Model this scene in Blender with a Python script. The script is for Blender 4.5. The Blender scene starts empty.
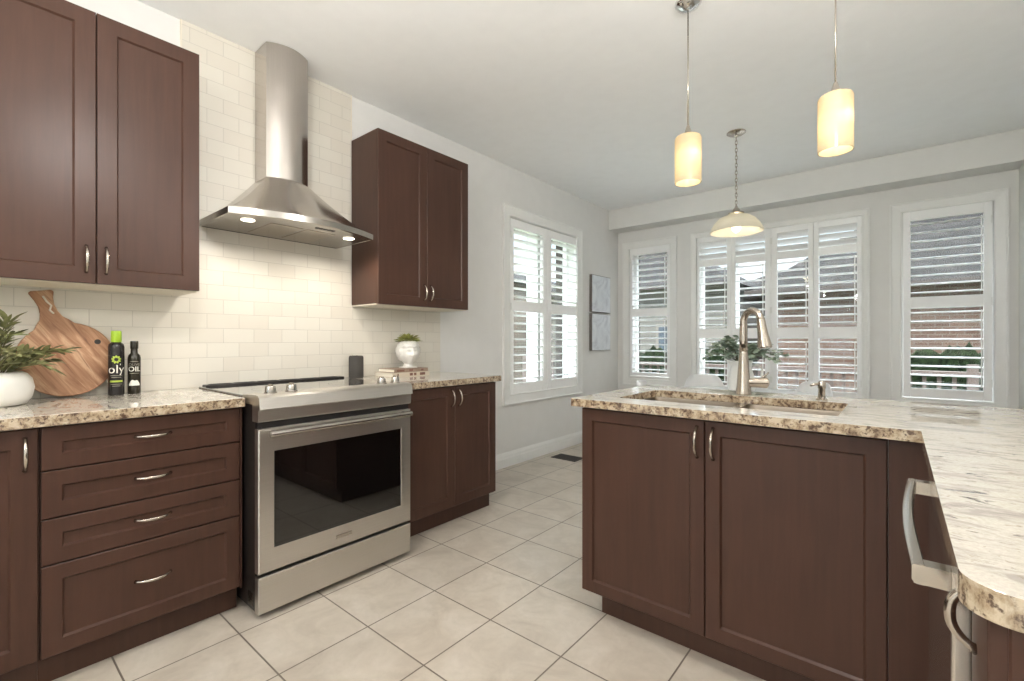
import bpy, bmesh, math, random
from mathutils import Vector, Matrix, noise
random.seed(7)
PI = math.pi
S = bpy.context.scene
COL = S.collection

# ------------------------------------------------------------------ camera
cam_d = bpy.data.cameras.new('camera')
cam = bpy.data.objects.new('camera', cam_d); COL.objects.link(cam)
cam_d.sensor_fit = 'HORIZONTAL'; cam_d.sensor_width = 36.0
cam_d.lens = 464.885 / 1024 * 36.0
cam.location = (2.7737, 0.0, 1.1554)
cam.rotation_euler = (PI/2, 0, 0.69561)
cam_d.clip_start = 0.02; cam_d.clip_end = 200
S.camera = cam
# ------------------------------------------------------------------ world (daylight sky)
w = bpy.data.worlds.new('world'); S.world = w; w.use_nodes = True
nt = w.node_tree; nt.nodes.clear()
wo = nt.nodes.new('ShaderNodeOutputWorld'); bg = nt.nodes.new('ShaderNodeBackground')
tc = nt.nodes.new('ShaderNodeTexCoord'); sp = nt.nodes.new('ShaderNodeSeparateXYZ'); rp = nt.nodes.new('ShaderNodeValToRGB')
nt.links.new(tc.outputs['Generated'], sp.inputs[0]); nt.links.new(sp.outputs['Z'], rp.inputs[0])
rp.color_ramp.elements[0].position = 0.0; rp.color_ramp.elements[0].color = (0.80, 0.90, 1.0, 1)
rp.color_ramp.elements[1].position = 0.40; rp.color_ramp.elements[1].color = (0.66, 0.84, 0.97, 1)
e3 = rp.color_ramp.elements.new(.8); e3.color = (.93, .97, 1.0, 1)
nt.links.new(rp.outputs[0], bg.inputs[0])
mr = nt.nodes.new('ShaderNodeMapRange')      # bright overcast zenith, calmer horizon
mr.inputs['From Min'].default_value = .30; mr.inputs['From Max'].default_value = .75; mr.inputs['To Min'].default_value = 1.0; mr.inputs['To Max'].default_value = 9.0
nt.links.new(sp.outputs['Z'], mr.inputs['Value']); nt.links.new(mr.outputs[0], bg.inputs[1])
nt.links.new(bg.outputs[0], wo.inputs[0])
sd = bpy.data.lights.new('sun', 'SUN'); sd.energy = 1.3; sd.angle = .15; sd.color = (1,.95,.88)
so = bpy.data.objects.new('sun', sd); COL.objects.link(so); so.rotation_euler = (math.radians(38), 0, math.radians(25))
# ------------------------------------------------------------------ colour management
vs = S.view_settings
vs.view_transform = 'Standard'; vs.look = 'None'; vs.gamma = 1.0; vs.use_curve_mapping = False
vs.exposure = 0.87
FILL_GLOBE_E = 45.0; HOOD_W = 2.3; PEND_W = .85; DOME_W = .9
CEIL = 2.765
def lamp(name, kind, loc, power, color, size=0.1, rot=(0,0,0), spot=None, blend=.5, spread=None, parent=None):
    l = bpy.data.lights.new(name, kind); l.energy = power; l.color = color
    if kind == 'AREA':
        l.shape = 'DISK'; l.size = size
        if spread: l.spread = spread
    else: l.shadow_soft_size = size
    if kind == 'SPOT': l.spot_size = spot; l.spot_blend = blend
    o = bpy.data.objects.new(name, l); COL.objects.link(o); o.location = loc; o.rotation_euler = rot
    if parent: o.parent = parent; o.location = Vector(loc) - Vector(parent.location)
    return o
FILL_GLOBES = [(1.45,.40),(2.74,1.35),(1.4,-1.3),(2.6,-1.4),(2.0,-3.0)]  # positions of added fill lamps, all outside the camera view

# ------------------------------------------------------------------ materials
def lin(r,g,b):
    f = lambda c: ((c/255+.055)/1.055)**2.4 if c/255 > .04045 else c/255/12.92
    return (f(r),f(g),f(b),1)
class NT:
    def __init__(s, name):
        s.m = bpy.data.materials.new(name); s.m.use_nodes = True; s.t = s.m.node_tree; s.b = s.t.nodes['Principled BSDF']
    def n(s, k, **kw):
        x = s.t.nodes.new(k)
        for a,v in kw.items():
            if a.startswith('i_'):
                key = a[2:].replace('_',' ')
                x.inputs[key].default_value = v
            else: setattr(x, a, v)
        return x
    def l(s, a, b): s.t.links.new(a, b)
    def coord(s, scale=(1,1,1), rot=(0,0,0), loc=(0,0,0)):
        c = s.n('ShaderNodeTexCoord'); m = s.n('ShaderNodeMapping')
        m.inputs['Scale'].default_value = scale; m.inputs['Rotation'].default_value = rot; m.inputs['Location'].default_value = loc
        s.l(c.outputs['Object'], m.inputs['Vector']); return m.outputs[0]
    def noise(s, vec, scale, detail=4, rough=.5, dist=0):
        x = s.n('ShaderNodeTexNoise'); s.l(vec, x.inputs['Vector'])
        x.inputs['Scale'].default_value = scale; x.inputs['Detail'].default_value = detail; x.inputs['Roughness'].default_value = rough; x.inputs['Distortion'].default_value = dist
        return x.outputs['Fac']
    def ramp(s, fac, stops, interp='LINEAR'):
        x = s.n('ShaderNodeValToRGB'); s.l(fac, x.inputs[0]); cr = x.color_ramp; cr.interpolation = interp
        while len(cr.elements) > 1: cr.elements.remove(cr.elements[-1])
        cr.elements[0].position = stops[0][0]; cr.elements[0].color = stops[0][1]
        for p_, c_ in stops[1:]:
            e = cr.elements.new(p_); e.color = c_
        return x.outputs[0]
    def mix(s, f, a, b, mode='MIX'):
        x = s.n('ShaderNodeMix', data_type='RGBA', blend_type=mode)
        for sock, v in ((x.inputs[0], f), (x.inputs[6], a), (x.inputs[7], b)):
            if hasattr(v, 'links'): s.l(v, sock)
            else: sock.default_value = v
        return x.outputs[2]
    def bump(s, h, strength=.3, dist=.002):
        x = s.n('ShaderNodeBump'); x.inputs['Strength'].default_value = strength; x.inputs['Distance'].default_value = dist
        s.l(h, x.inputs['Height']); s.l(x.outputs[0], s.b.inputs['Normal'])
def P(name, col, rough=.5, metal=0, spec=.5, coat=0, emis=None, es=0, var=.015):
    k = NT(name); b = k.b
    b.inputs['Base Color'].default_value = col; b.inputs['Roughness'].default_value = rough; b.inputs['Metallic'].default_value = metal
    b.inputs['Specular IOR Level'].default_value = spec; b.inputs['Coat Weight'].default_value = coat
    # faint procedural variation so nothing is perfectly flat
    v = k.coord(); f = k.noise(v, 9, 3)
    c2 = tuple(min(1, c*(1+var)) for c in col[:3]) + (1,); c1 = tuple(c*(1-var) for c in col[:3]) + (1,)
    k.l(k.ramp(f, [(.3,c1),(.7,c2)]), b.inputs['Base Color'])
    if emis:
        b.inputs['Emission Color'].default_value = emis; b.inputs['Emission Strength'].default_value = es
    return k.m
M = {}
M['wall'] = P('wall_paint', lin(230,229,226), .75)
M['ceiling'] = P('ceiling_paint', lin(250,250,249), .85)
M['white_trim'] = P('white_trim', lin(238,238,235), .4)
M['shutter'] = P('shutter_white', lin(250,250,249), .38)
M['melamine'] = P('white_melamine', lin(232,224,208), .5)
M['dark_gap'] = P('dark_gap', lin(22,18,16), .7)
M['satin_nickel'] = P('satin_nickel', lin(186,177,166), .2, 1)
M['chrome'] = P('chrome', lin(225,225,225), .08, 1)
M['steel_plain'] = P('steel_plain', lin(178,174,168), .22, 1)
M['black_side'] = P('black_enamel', lin(34,30,28), .35)
M['vent_dark'] = P('register_bronze', lin(58,52,48), .5, .3)
M['rubber'] = P('black_rubber', lin(18,18,18), .6)
M['white_gloss'] = P('white_gloss', lin(245,246,248), .2)
M['white_plastic'] = P('white_plastic', lin(246,246,246), .35)
M['ceramic'] = P('white_ceramic', lin(238,236,230), .35)
M['leaf_eu'] = P('eucalyptus_leaf', lin(112,134,112), .6)
M['stem'] = P('plant_stem', lin(98,92,60), .7)
M['ext_trim'] = P('exterior_trim', lin(120,112,104), .8); M['gutter'] = P('brown_gutter', lin(60,52,48), .8)
M['ext_glass'] = P('exterior_window_glass', lin(60,68,76), .1)
M['deck'] = P('deck_rail_wood', lin(92,80,74), .7)
M['ext_brick_plain'] = P('exterior_brick_reveal', lin(58,48,44), .9)
M['grass'] = P('grass_ground', lin(120,128,104), .95)
M['speaker_top'] = P('speaker_top', lin(40,38,36), .3)
def wood_cab():
    k = NT('espresso_maple'); v = k.coord((14,14,.9)); f = k.noise(v, 3, 6, .6, .6)
    g = k.noise(k.coord((1,1,1)), 2.2, 3)
    c = k.ramp(f, [(.25,lin(63,42,33)),(.75,lin(76,51,41))])
    c = k.mix(k.ramp(g, [(.35,(0,0,0,1)),(.7,(.5,.5,.5,1))]), c, lin(83,57,46))
    k.l(c, k.b.inputs['Base Color']); k.b.inputs['Roughness'].default_value = .38; k.b.inputs['Specular IOR Level'].default_value = .32
    return k.m
M['cab'] = wood_cab()
def tile():
    k = NT('subway_tile'); c = k.n('ShaderNodeTexCoord'); s = k.n('ShaderNodeSeparateXYZ'); cb = k.n('ShaderNodeCombineXYZ')
    k.l(c.outputs['Object'], s.inputs[0]); k.l(s.outputs['Y'], cb.inputs['X'])
    ad = k.n('ShaderNodeMath', operation='ADD'); ad.inputs[1].default_value = -.914 + .0762*20; k.l(s.outputs['Z'], ad.inputs[0]); k.l(ad.outputs[0], cb.inputs['Y'])
    br = k.n('ShaderNodeTexBrick'); k.l(cb.outputs[0], br.inputs['Vector'])
    br.offset = .5; br.squash = 1
    for n_, v in (('Scale',1),('Mortar Size',.0016),('Mortar Smooth',.3),('Bias',0),('Brick Width',.1524),('Row Height',.0762)): br.inputs[n_].default_value = v
    br.inputs['Color1'].default_value = lin(224,220,209); br.inputs['Color2'].default_value = lin(219,213,201); br.inputs['Mortar'].default_value = lin(200,195,184)
    k.l(br.outputs['Color'], k.b.inputs['Base Color']); k.b.inputs['Roughness'].default_value = .3
    inv = k.n('ShaderNodeMath', operation='SUBTRACT'); inv.inputs[0].default_value = 1; k.l(br.outputs['Fac'], inv.inputs[1])
    k.bump(inv.outputs[0], .5, .0015)
    return k.m
M['tile'] = tile()
def floor_m():
    k = NT('floor_tile'); v = k.coord((1,1,1), loc=(-.7905+.35*20, -1.028+.3495*40, 0))
    br = k.n('ShaderNodeTexBrick'); k.l(v, br.inputs['Vector']); br.offset = 0; br.squash = 1
    for n_, x in (('Scale',1),('Mortar Size',.0032),('Mortar Smooth',.2),('Bias',0),('Brick Width',.3492),('Row Height',.3505)): br.inputs[n_].default_value = x
    br.inputs['Color1'].default_value = (1,1,1,1); br.inputs['Color2'].default_value = (.93,.93,.93,1); br.inputs['Mortar'].default_value = (0,0,0,1)
    f = k.noise(k.coord(), 5, 7, .62, .8); g = k.noise(k.coord(), 28, 4, .6)
    c = k.ramp(f, [(.3,lin(182,171,157)),(.5,lin(197,187,173)),(.72,lin(207,198,186))])
    c = k.mix(k.ramp(g, [(.45,(0,0,0,1)),(.75,(.35,.35,.35,1))]), c, lin(180,170,157))
    c = k.mix(1.0, c, br.outputs['Color'], 'MULTIPLY')
    c = k.mix(br.outputs['Fac'], c, lin(112,101,90))
    k.l(c, k.b.inputs['Base Color'])
    k.b.inputs['Roughness'].default_value = .3
    inv = k.n('ShaderNodeMath', operation='SUBTRACT'); inv.inputs[0].default_value = 1; k.l(br.outputs['Fac'], inv.inputs[1])
    k.bump(inv.outputs[0], .4, .002)
    return k.m
M['floor'] = floor_m()
def granite(name, base, edge):
    k = NT(name)
    st = k.noise(k.coord((7,22,22), rot=(0,0,.25)), 1.0, 8, .66, 1.2)      # drifting streaks
    sp_ = k.noise(k.coord(), 55, 6, .65, .6)
    fine = k.noise(k.coord(), 190, 3, .7)
    c = k.ramp(fine, [(.3,lin(*base[0])),(.6,lin(*base[1]))])
    c = k.mix(k.ramp(st, [(.50,(0,0,0,1)),(.60,(.75,.75,.75,1))]), c, lin(*base[2]))
    c = k.mix(k.ramp(sp_, [(.60,(0,0,0,1)),(.68,(.7,.7,.7,1))]), c, lin(*base[3]))
    big = k.noise(k.coord((9,26,26), rot=(0,0,.2)), 1.7, 7, .7, 1.5)
    c = k.mix(k.ramp(big, [(.585,(0,0,0,1)),(.655,(.9,.9,.9,1))]), c, lin(*base[4]))
    # the cut sides show the cross-section of the grains: browner and coarser
    geo = k.n('ShaderNodeNewGeometry'); s = k.n('ShaderNodeSeparateXYZ'); k.l(geo.outputs['True Normal'], s.inputs[0])
    ab = k.n('ShaderNodeMath', operation='ABSOLUTE'); k.l(s.outputs['Z'], ab.inputs[0])
    gt = k.n('ShaderNodeMath', operation='LESS_THAN'); gt.inputs[1].default_value = .5; k.l(ab.outputs[0], gt.inputs[0])
    e1 = k.noise(k.coord(), 38, 5, .7, .4); e2 = k.noise(k.coord(), 85, 4, .6)
    e = k.ramp(e1, [(.36,lin(*edge[0])),(.48,lin(*edge[1])),(.6,lin(*edge[2]))])
    e = k.mix(k.ramp(e2, [(.54,(0,0,0,1)),(.62,(.9,.9,.9,1))]), e, lin(*edge[3]))
    c = k.mix(gt.outputs[0], c, e)
    k.l(c, k.b.inputs['Base Color']); k.b.inputs['Roughness'].default_value = .035
    k.b.inputs['Specular IOR Level'].default_value = .75
    return k.m
M['granite'] = granite('granite', [(214,208,196),(200,193,181),(166,158,150),(150,136,121),(86,77,75)], [(84,64,52),(166,146,120),(196,180,156),(84,66,56)])
def steel(name, axis, col=(206,202,196), rough=.33):
    k = NT(name); sc = [300,300,300]; sc[axis] = 4
    f = k.noise(k.coord(tuple(sc)), 1, 3, .5)
    k.l(k.ramp(f, [(.3,lin(*[c-3 for c in col])),(.7,lin(*[c+3 for c in col]))]), k.b.inputs['Base Color'])
    k.b.inputs['Metallic'].default_value = 1
    k.l(k.ramp(f, [(.3,(rough-.015,)*3+(1,)),(.7,(rough+.015,)*3+(1,))]), k.b.inputs['Roughness'])
    return k.m
M['steel_y'] = steel('brushed_steel', 1)
M['steel_z'] = steel('brushed_steel_vertical', 2, (196,190,184), .2)
M['sink_steel'] = steel('sink_steel', 0, (128,118,106), .34)
def blackglass():
    k = NT('black_glass'); k.b.inputs['Base Color'].default_value = lin(9,8,8); k.b.inputs['Roughness'].default_value = .03
    k.b.inputs['Specular IOR Level'].default_value = .7; k.b.inputs['Coat Weight'].default_value = .6; k.b.inputs['Coat Roughness'].default_value = .02
    return k.m
M['black_glass'] = blackglass()
M['cooktop_glass'] = P('cooktop_glass', lin(60,57,54), .05, 0, .9, .9)
def pane():
    k = NT('window_glass'); t = k.t; t.nodes.remove(k.b)
    o = [n for n in t.nodes if n.type == 'OUTPUT_MATERIAL'][0]
    a = k.n('ShaderNodeBsdfTransparent'); g = k.n('ShaderNodeBsdfGlossy'); g.inputs['Roughness'].default_value = .01
    a.inputs[0].default_value = (.98,.99,.99,1)
    lw = k.n('ShaderNodeLayerWeight'); lw.inputs['Blend'].default_value = .5
    pw = k.n('ShaderNodeMath', operation='POWER'); pw.inputs[1].default_value = 4.5; k.l(lw.outputs['Facing'], pw.inputs[0])
    fr = k.n('ShaderNodeMath', operation='MULTIPLY_ADD'); fr.inputs[1].default_value = .6; fr.inputs[2].default_value = .03; k.l(pw.outputs[0], fr.inputs[0])
    mx = k.n('ShaderNodeMixShader'); k.l(fr.outputs[0], mx.inputs[0]); k.l(a.outputs[0], mx.inputs[1]); k.l(g.outputs[0], mx.inputs[2]); k.l(mx.outputs[0], o.inputs[0])
    return k.m
M['glass'] = pane()
def opal(name, col):
    k = NT(name); t = k.t; t.nodes.remove(k.b)
    o = [n for n in t.nodes if n.type == 'OUTPUT_MATERIAL'][0]
    d = k.n('ShaderNodeBsdfDiffuse'); tr = k.n('ShaderNodeBsdfTranslucent'); gl = k.n('ShaderNodeBsdfGlossy')
    f = k.noise(k.coord((2,2,20)), 2, 3); c = k.ramp(f, [(.3,tuple(x*.95 for x in col[:3])+(1,)),(.7,col)])
    k.l(c, d.inputs[0]); k.l(c, tr.inputs[0]); gl.inputs['Roughness'].default_value = .15
    m1 = k.n('ShaderNodeMixShader'); m1.inputs[0].default_value = .45; k.l(d.outputs[0], m1.inputs[1]); k.l(tr.outputs[0], m1.inputs[2])
    m2 = k.n('ShaderNodeMixShader'); m2.inputs[0].default_value = .05; k.l(m1.outputs[0], m2.inputs[1]); k.l(gl.outputs[0], m2.inputs[2])
    k.l(m2.outputs[0], o.inputs[0]); return k.m
M['opal'] = opal('opal_glass', lin(214,203,176)); M['opal_dome'] = opal('opal_dome_glass', lin(236,233,222))
def emit(name, col, st):
    return P(name, col, .5, emis=col, es=st)
M['bulb'] = emit('lamp_bulb', lin(255,236,200), 3)
M['fill_globe_lit'] = emit('fill_globe_glow', lin(253,250,246), FILL_GLOBE_E)  # emission of the added fill globes
M['led'] = emit('led_lens', lin(255,244,226), 5)
def board():
    k = NT('acacia_wood'); v = k.coord((1,1,1), rot=(.5,0,0)); 
    mp = k.n('ShaderNodeMapping'); mp.inputs['Scale'].default_value = (6,26,3.0); k.l(k.coord(rot=(-.60,0,0)), mp.inputs['Vector'])
    f = k.noise(mp.outputs[0], 1.5, 6, .6, .7)
    k.l(k.ramp(f, [(.28,lin(112,72,48)),(.42,lin(160,114,82)),(.55,lin(186,142,108)),(.62,lin(206,168,134)),(.72,lin(140,96,68))]), k.b.inputs['Base Color'])
    k.b.inputs['Roughness'].default_value = .5; return k.m
M['board'] = board()
def leaf(name, a, b):
    k = NT(name); f = k.noise(k.coord(), 16, 3); k.l(k.ramp(f, [(.35,lin(*a)),(.65,lin(*b))]), k.b.inputs['Base Color']); k.b.inputs['Roughness'].default_value = .55
    return k.m
M['leaf_olive'] = leaf('olive_leaf', (82,90,52), (160,160,110))
M['leaf_succ'] = leaf('succulent_leaf', (88,98,48), (178,178,98))
M['leaf_eu'] = leaf('eucalyptus_leaf', (112,130,112), (166,180,160))
def art():
    k = NT('canvas_art'); f = k.noise(k.coord((3,3,3)), 1.5, 6, .6, 1.2); k.l(k.ramp(f, [(.3,lin(196,198,206)),(.5,lin(226,230,236)),(.7,lin(242,245,248))]), k.b.inputs['Base Color'])
    k.b.inputs['Roughness'].default_value = .35; return k.m
M['art'] = art()
M['art_side'] = P('canvas_side', lin(112,106,102), .6)
def brick(name, c1, c2, mo, bw, rh, axis='X'):
    k = NT(name); c = k.n('ShaderNodeTexCoord'); s = k.n('ShaderNodeSeparateXYZ'); cb = k.n('ShaderNodeCombineXYZ')
    k.l(c.outputs['Object'], s.inputs[0])
    ad = k.n('ShaderNodeMath', operation='ADD'); k.l(s.outputs['X'], ad.inputs[0]); k.l(s.outputs['Y'], ad.inputs[1])
    k.l(ad.outputs[0], cb.inputs['X']); k.l(s.outputs['Z'], cb.inputs['Y'])
    br = k.n('ShaderNodeTexBrick'); k.l(cb.outputs[0], br.inputs['Vector'])
    for n_, x in (('Scale',1),('Mortar Size',.008),('Brick Width',bw),('Row Height',rh)): br.inputs[n_].default_value = x
    br.inputs['Color1'].default_value = lin(*c1); br.inputs['Color2'].default_value = lin(*c2); br.inputs['Mortar'].default_value = lin(*mo)
    k.l(br.outputs['Color'], k.b.inputs['Base Color']); k.b.inputs['Roughness'].default_value = .95; k.b.inputs['Specular IOR Level'].default_value = .05
    return k.m
M['brick_red'] = brick('red_brick', (78,58,50), (96,76,66), (104,98,92), .21, .075)
M['siding'] = brick('pale_siding', (112,108,102), (104,100,95), (80,76,72), 4.0, .13)
M['brick_tan'] = brick('tan_brick', (122,108,96), (108,96,86), (132,126,120), .21, .075)
M['shingle'] = brick('grey_shingle', (38,37,36), (50,48,47), (26,26,26), .3, .12)

# ------------------------------------------------------------------ mesh helpers
def mesh(name, bm, mat, parent=None, smooth=False, bevel=0, mods=None):
    bmesh.ops.recalc_face_normals(bm, faces=bm.faces)
    me = bpy.data.meshes.new(name)
    o = bpy.data.objects.new(name, me); COL.objects.link(o)
    if parent is not None:
        off = world_loc(parent)
        for v in bm.verts: v.co -= off
        o.parent = parent
    bm.to_mesh(me); bm.free()
    for m_ in (mat if isinstance(mat, (list, tuple)) else [mat]): me.materials.append(M[m_] if isinstance(m_, str) else m_)
    if smooth:
        for p_ in me.polygons: p_.use_smooth = True
        if smooth != 'all':
            try: me.set_sharp_from_angle(angle=math.radians(38))
            except Exception: pass
    if bevel:
        b = o.modifiers.new('bevel', 'BEVEL'); b.width = bevel; b.segments = 2; b.limit_method = 'ANGLE'; b.angle_limit = math.radians(40)
    return o
def world_loc(o):
    l = Vector((0,0,0))
    while o is not None: l += Vector(o.location); o = o.parent
    return l
def thing(name, label, cat, loc, group=None):
    o = bpy.data.objects.new(name, None); COL.objects.link(o); o.location = loc; o.empty_display_size = .05
    o['label'] = label; o['category'] = cat
    if group: o['group'] = group
    return o
def tag(o, label, cat, group=None):
    o['label'] = label; o['category'] = cat
    if group: o['group'] = group
    return o
def struct(o): o['kind'] = 'structure'; return o
def box(bm, x0, x1, y0, y1, z0, z1, T=None):
    vs_ = [Vector((x,y,z)) for x in (x0,x1) for y in (y0,y1) for z in (z0,z1)]
    if T: vs_ = [T(*v) for v in vs_]
    v = [bm.verts.new(c) for c in vs_]
    for f in ((0,1,3,2),(4,6,7,5),(0,4,5,1),(2,3,7,6),(0,2,6,4),(1,5,7,3)): bm.faces.new([v[i] for i in f])
    return bm
def B(*a, T=None):
    bm = bmesh.new()
    for q in a: box(bm, *q, T=T)
    return bm
def loft(bm, rings, cap0=True, cap1=True, closed=True):
    rs = [[bm.verts.new(p_) for p_ in r] for r in rings]
    n = len(rs[0])
    for a, b in zip(rs, rs[1:]):
        for i in range(n if closed else n-1):
            j = (i+1) % n; bm.faces.new((a[i], a[j], b[j], b[i]))
    if cap0: bm.faces.new(rs[0][::-1])
    if cap1: bm.faces.new(rs[-1])
    return bm
def lathe(bm, prof, c=(0,0,0), seg=32, cap0=True, cap1=True, T=None):
    c = Vector(c); rings = []
    for r, z in prof:
        ring = [Vector((r*math.cos(2*PI*i/seg), r*math.sin(2*PI*i/seg), z)) for i in range(seg)]
        if T: ring = [T @ p_ for p_ in ring]
        rings.append([p_ + c for p_ in ring])
    return loft(bm, rings, cap0, cap1)
def tube(bm, pts, r, seg=10, caps=True, flat=1.0):
    pts = [Vector(p_) for p_ in pts]; n = len(pts); rings = []; up = None
    for i, p_ in enumerate(pts):
        t = (pts[min(i+1,n-1)] - pts[max(i-1,0)]).normalized()
        if up is None:
            up = Vector((0,0,1)) if abs(t.z) < .9 else Vector((1,0,0))
        s_ = t.cross(up).normalized(); u = s_.cross(t).normalized(); up = u
        rr = r[i] if isinstance(r, (list, tuple)) else r
        rings.append([p_ + s_*rr*math.cos(2*PI*k/seg) + u*rr*flat*math.sin(2*PI*k/seg) for k in range(seg)])
    return loft(bm, rings, caps, caps)
def cyl(bm, a, b, r, r2=None, seg=20):
    a = Vector(a); b = Vector(b); return tube(bm, [a, b], [r, r if r2 is None else r2], seg)
# face frames: (a along face, b up, n outwards) -> world
def FX(x0):   # face looking +X (left wall units)
    return lambda a, b, n: Vector((x0+n, a, b))
def FXm(x0):  # face looking -X
    return lambda a, b, n: Vector((x0-n, a, b))
def FY(y0):   # face looking -Y
    return lambda a, b, n: Vector((a, y0-n, b))
def rect_rings(bm, F, a0, a1, b0, b1, steps):
    rings = []
    for ins, n in steps:
        ia, ib = (ins if isinstance(ins, tuple) else (ins, ins))
        rings.append([F(a0+ia, b0+ib, n), F(a1-ia, b0+ib, n), F(a1-ia, b1-ib, n), F(a0+ia, b1-ib, n)])
    return loft(bm, rings)
def shaker(F, a0, a1, b0, b1, t=.02, fr=.06, rec=.009):
    return rect_rings(bmesh.new(), F, a0, a1, b0, b1, [(0,0),(0,t-.002),(.002,t),(fr,t),(fr+.006,t-rec)])
def bow(F, a, b, vertical=True, L=.105, out=.03, r=.0052, n0=.02):
    pts = []
    for i in range(15):
        s_ = -1 + 2*i/14; h = out*(1-abs(s_)**2.6); d = s_*L/2
        pts.append(F(a, b+d, n0+h-.001) if vertical else F(a+d, b, n0+h-.001))
    rad = [r*(1.25 if i in (0,14) else .8+.35*math.sin(PI*i/14)) for i in range(15)]
    return tube(bmesh.new(), pts, rad, 10)
def door(root, F, a0, a1, b0, b1, hnd=None, fr=.06, vertical=True, name='door', L=.105, mat='cab'):
    d = mesh(name, shaker(F, a0, a1, b0, b1, fr=fr), mat, root)
    if hnd: mesh('handle', bow(F, hnd[0], hnd[1], vertical, L), 'satin_nickel', d, smooth='all')
    return d

# ------------------------------------------------------------------ room shell
RX = 3.502; BY = 5.44; FYW = -4.0; SOF_Y = 5.19; SOF_Z = 2.523
W1 = (3.29, 4.49, .645, 2.30)            # left wall window opening (y0,y1,z0,z1)
W2 = (.16, .69, .715, 2.305)             # back wall openings (x0,x1,z0,z1)
W3 = (.985, 2.505, .585, 2.345)
W4 = (2.79, 3.36, .65, 2.305)
W5 = (.7, 2.9, .5, 2.2)
def wall_grid(bm, F, a0, a1, b0, b1, holes, t):
    """wall slab with rectangular holes, face at n=0, thickness t behind"""
    xs = sorted({a0, a1, *[h[0] for h in holes], *[h[1] for h in holes]})
    zs = sorted({b0, b1, *[h[2] for h in holes], *[h[3] for h in holes]})
    inh = lambda a, b: any(h[0] < a < h[1] and h[2] < b < h[3] for h in holes)
    nx, nz = len(xs)-1, len(zs)-1
    V = {}
    def v(i, j, k):
        if (i,j,k) not in V: V[(i,j,k)] = bm.verts.new(F(xs[i], zs[j], -t*k))
        return V[(i,j,k)]
    solid = lambda i, j: 0 <= i < nx and 0 <= j < nz and not inh((xs[i]+xs[i+1])/2, (zs[j]+zs[j+1])/2)
    for i in range(nx):
        for j in range(nz):
            if not solid(i, j): continue
            for k in (0, 1): bm.faces.new((v(i,j,k), v(i+1,j,k), v(i+1,j+1,k), v(i,j+1,k)))
            if not solid(i-1, j): bm.faces.new((v(i,j,0), v(i,j+1,0), v(i,j+1,1), v(i,j,1)))
            if not solid(i+1, j): bm.faces.new((v(i+1,j,0), v(i+1,j+1,0), v(i+1,j+1,1), v(i+1,j,1)))
            if not solid(i, j-1): bm.faces.new((v(i,j,0), v(i+1,j,0), v(i+1,j,1), v(i,j,1)))
            if not solid(i, j+1): bm.faces.new((v(i,j+1,0), v(i+1,j+1,0), v(i+1,j+1,1), v(i,j+1,1)))
    return bm
T1 = .20
FL = FX(0); FB = FY(BY)
struct(mesh('wall_left', wall_grid(bmesh.new(), FL, FYW-T1, BY+T1, 0, CEIL, [W1], T1), 'wall'))
struct(mesh('wall_back', wall_grid(bmesh.new(), FB, 0, RX, 0, CEIL, [W2, W3, W4], T1), 'wall'))
struct(mesh('wall_right', B((RX, RX+T1, FYW-T1, BY+T1, 0, CEIL)), 'wall'))
FF = lambda a, b, n: Vector((a, FYW+n, b))
struct(mesh('wall_front', wall_grid(bmesh.new(), FF, 0, RX, 0, CEIL, [W5], T1), 'wall'))
struct(mesh('wall_soffit', B((0, RX, SOF_Y, BY, SOF_Z, CEIL)), 'wall', bevel=.004))
struct(mesh('floor', B((-T1, RX+T1, FYW-T1, BY+T1, -.1, 0)), 'floor'))
struct(mesh('ceiling', B((-T1, RX+T1, FYW-T1, BY+T1, CEIL, CEIL+.15)), 'ceiling'))
# outer brick skin
struct(mesh('wall_outside_left', wall_grid(bmesh.new(), FX(-T1), FYW-.3, BY+.32, -1.2, 3.1, [tuple(W1)], .11), 'ext_brick_plain'))
struct(mesh('wall_outside_back', wall_grid(bmesh.new(), FY(BY+T1), -.3, RX+.3, -1.2, 3.1, [W2, W3, W4], .11), 'ext_brick_plain'))
# tile backsplash: band to the ceiling between the uppers, low bands beside it
def backsplash():
    bm = bmesh.new(); t = .009
    for y0, y1, z0, z1 in ((-1.2,.7285,.914,1.3825),(.7285,1.663,.90,CEIL),(1.663,2.435,.914,1.3825)): box(bm, 0, t, y0, y1, z0, z1)
    return bm
struct(mesh('trim_1', backsplash(), 'tile'))
# edge trims of the tall tile band
struct(mesh('trim_2', B((0,.011,.7225,.7285,1.3825,CEIL)), 'melamine')); struct(mesh('trim_3', B((0,.011,1.663,1.669,2.47,CEIL)), 'melamine'))
def baseboard(F, a0, a1):
    prof = [(0,0),(.016,0),(.016,.075),(.012,.085),(.012,.105),(.007,.118),(.004,.13),(0,.13)]
    return loft(bmesh.new(), [[F(a, b, n) for n, b in prof] for a in (a0, a1)])
struct(mesh('baseboard_left', baseboard(FL, 2.43, BY), 'white_trim'))
struct(mesh('baseboard_back', baseboard(FB, 0, RX), 'white_trim'))

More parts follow.
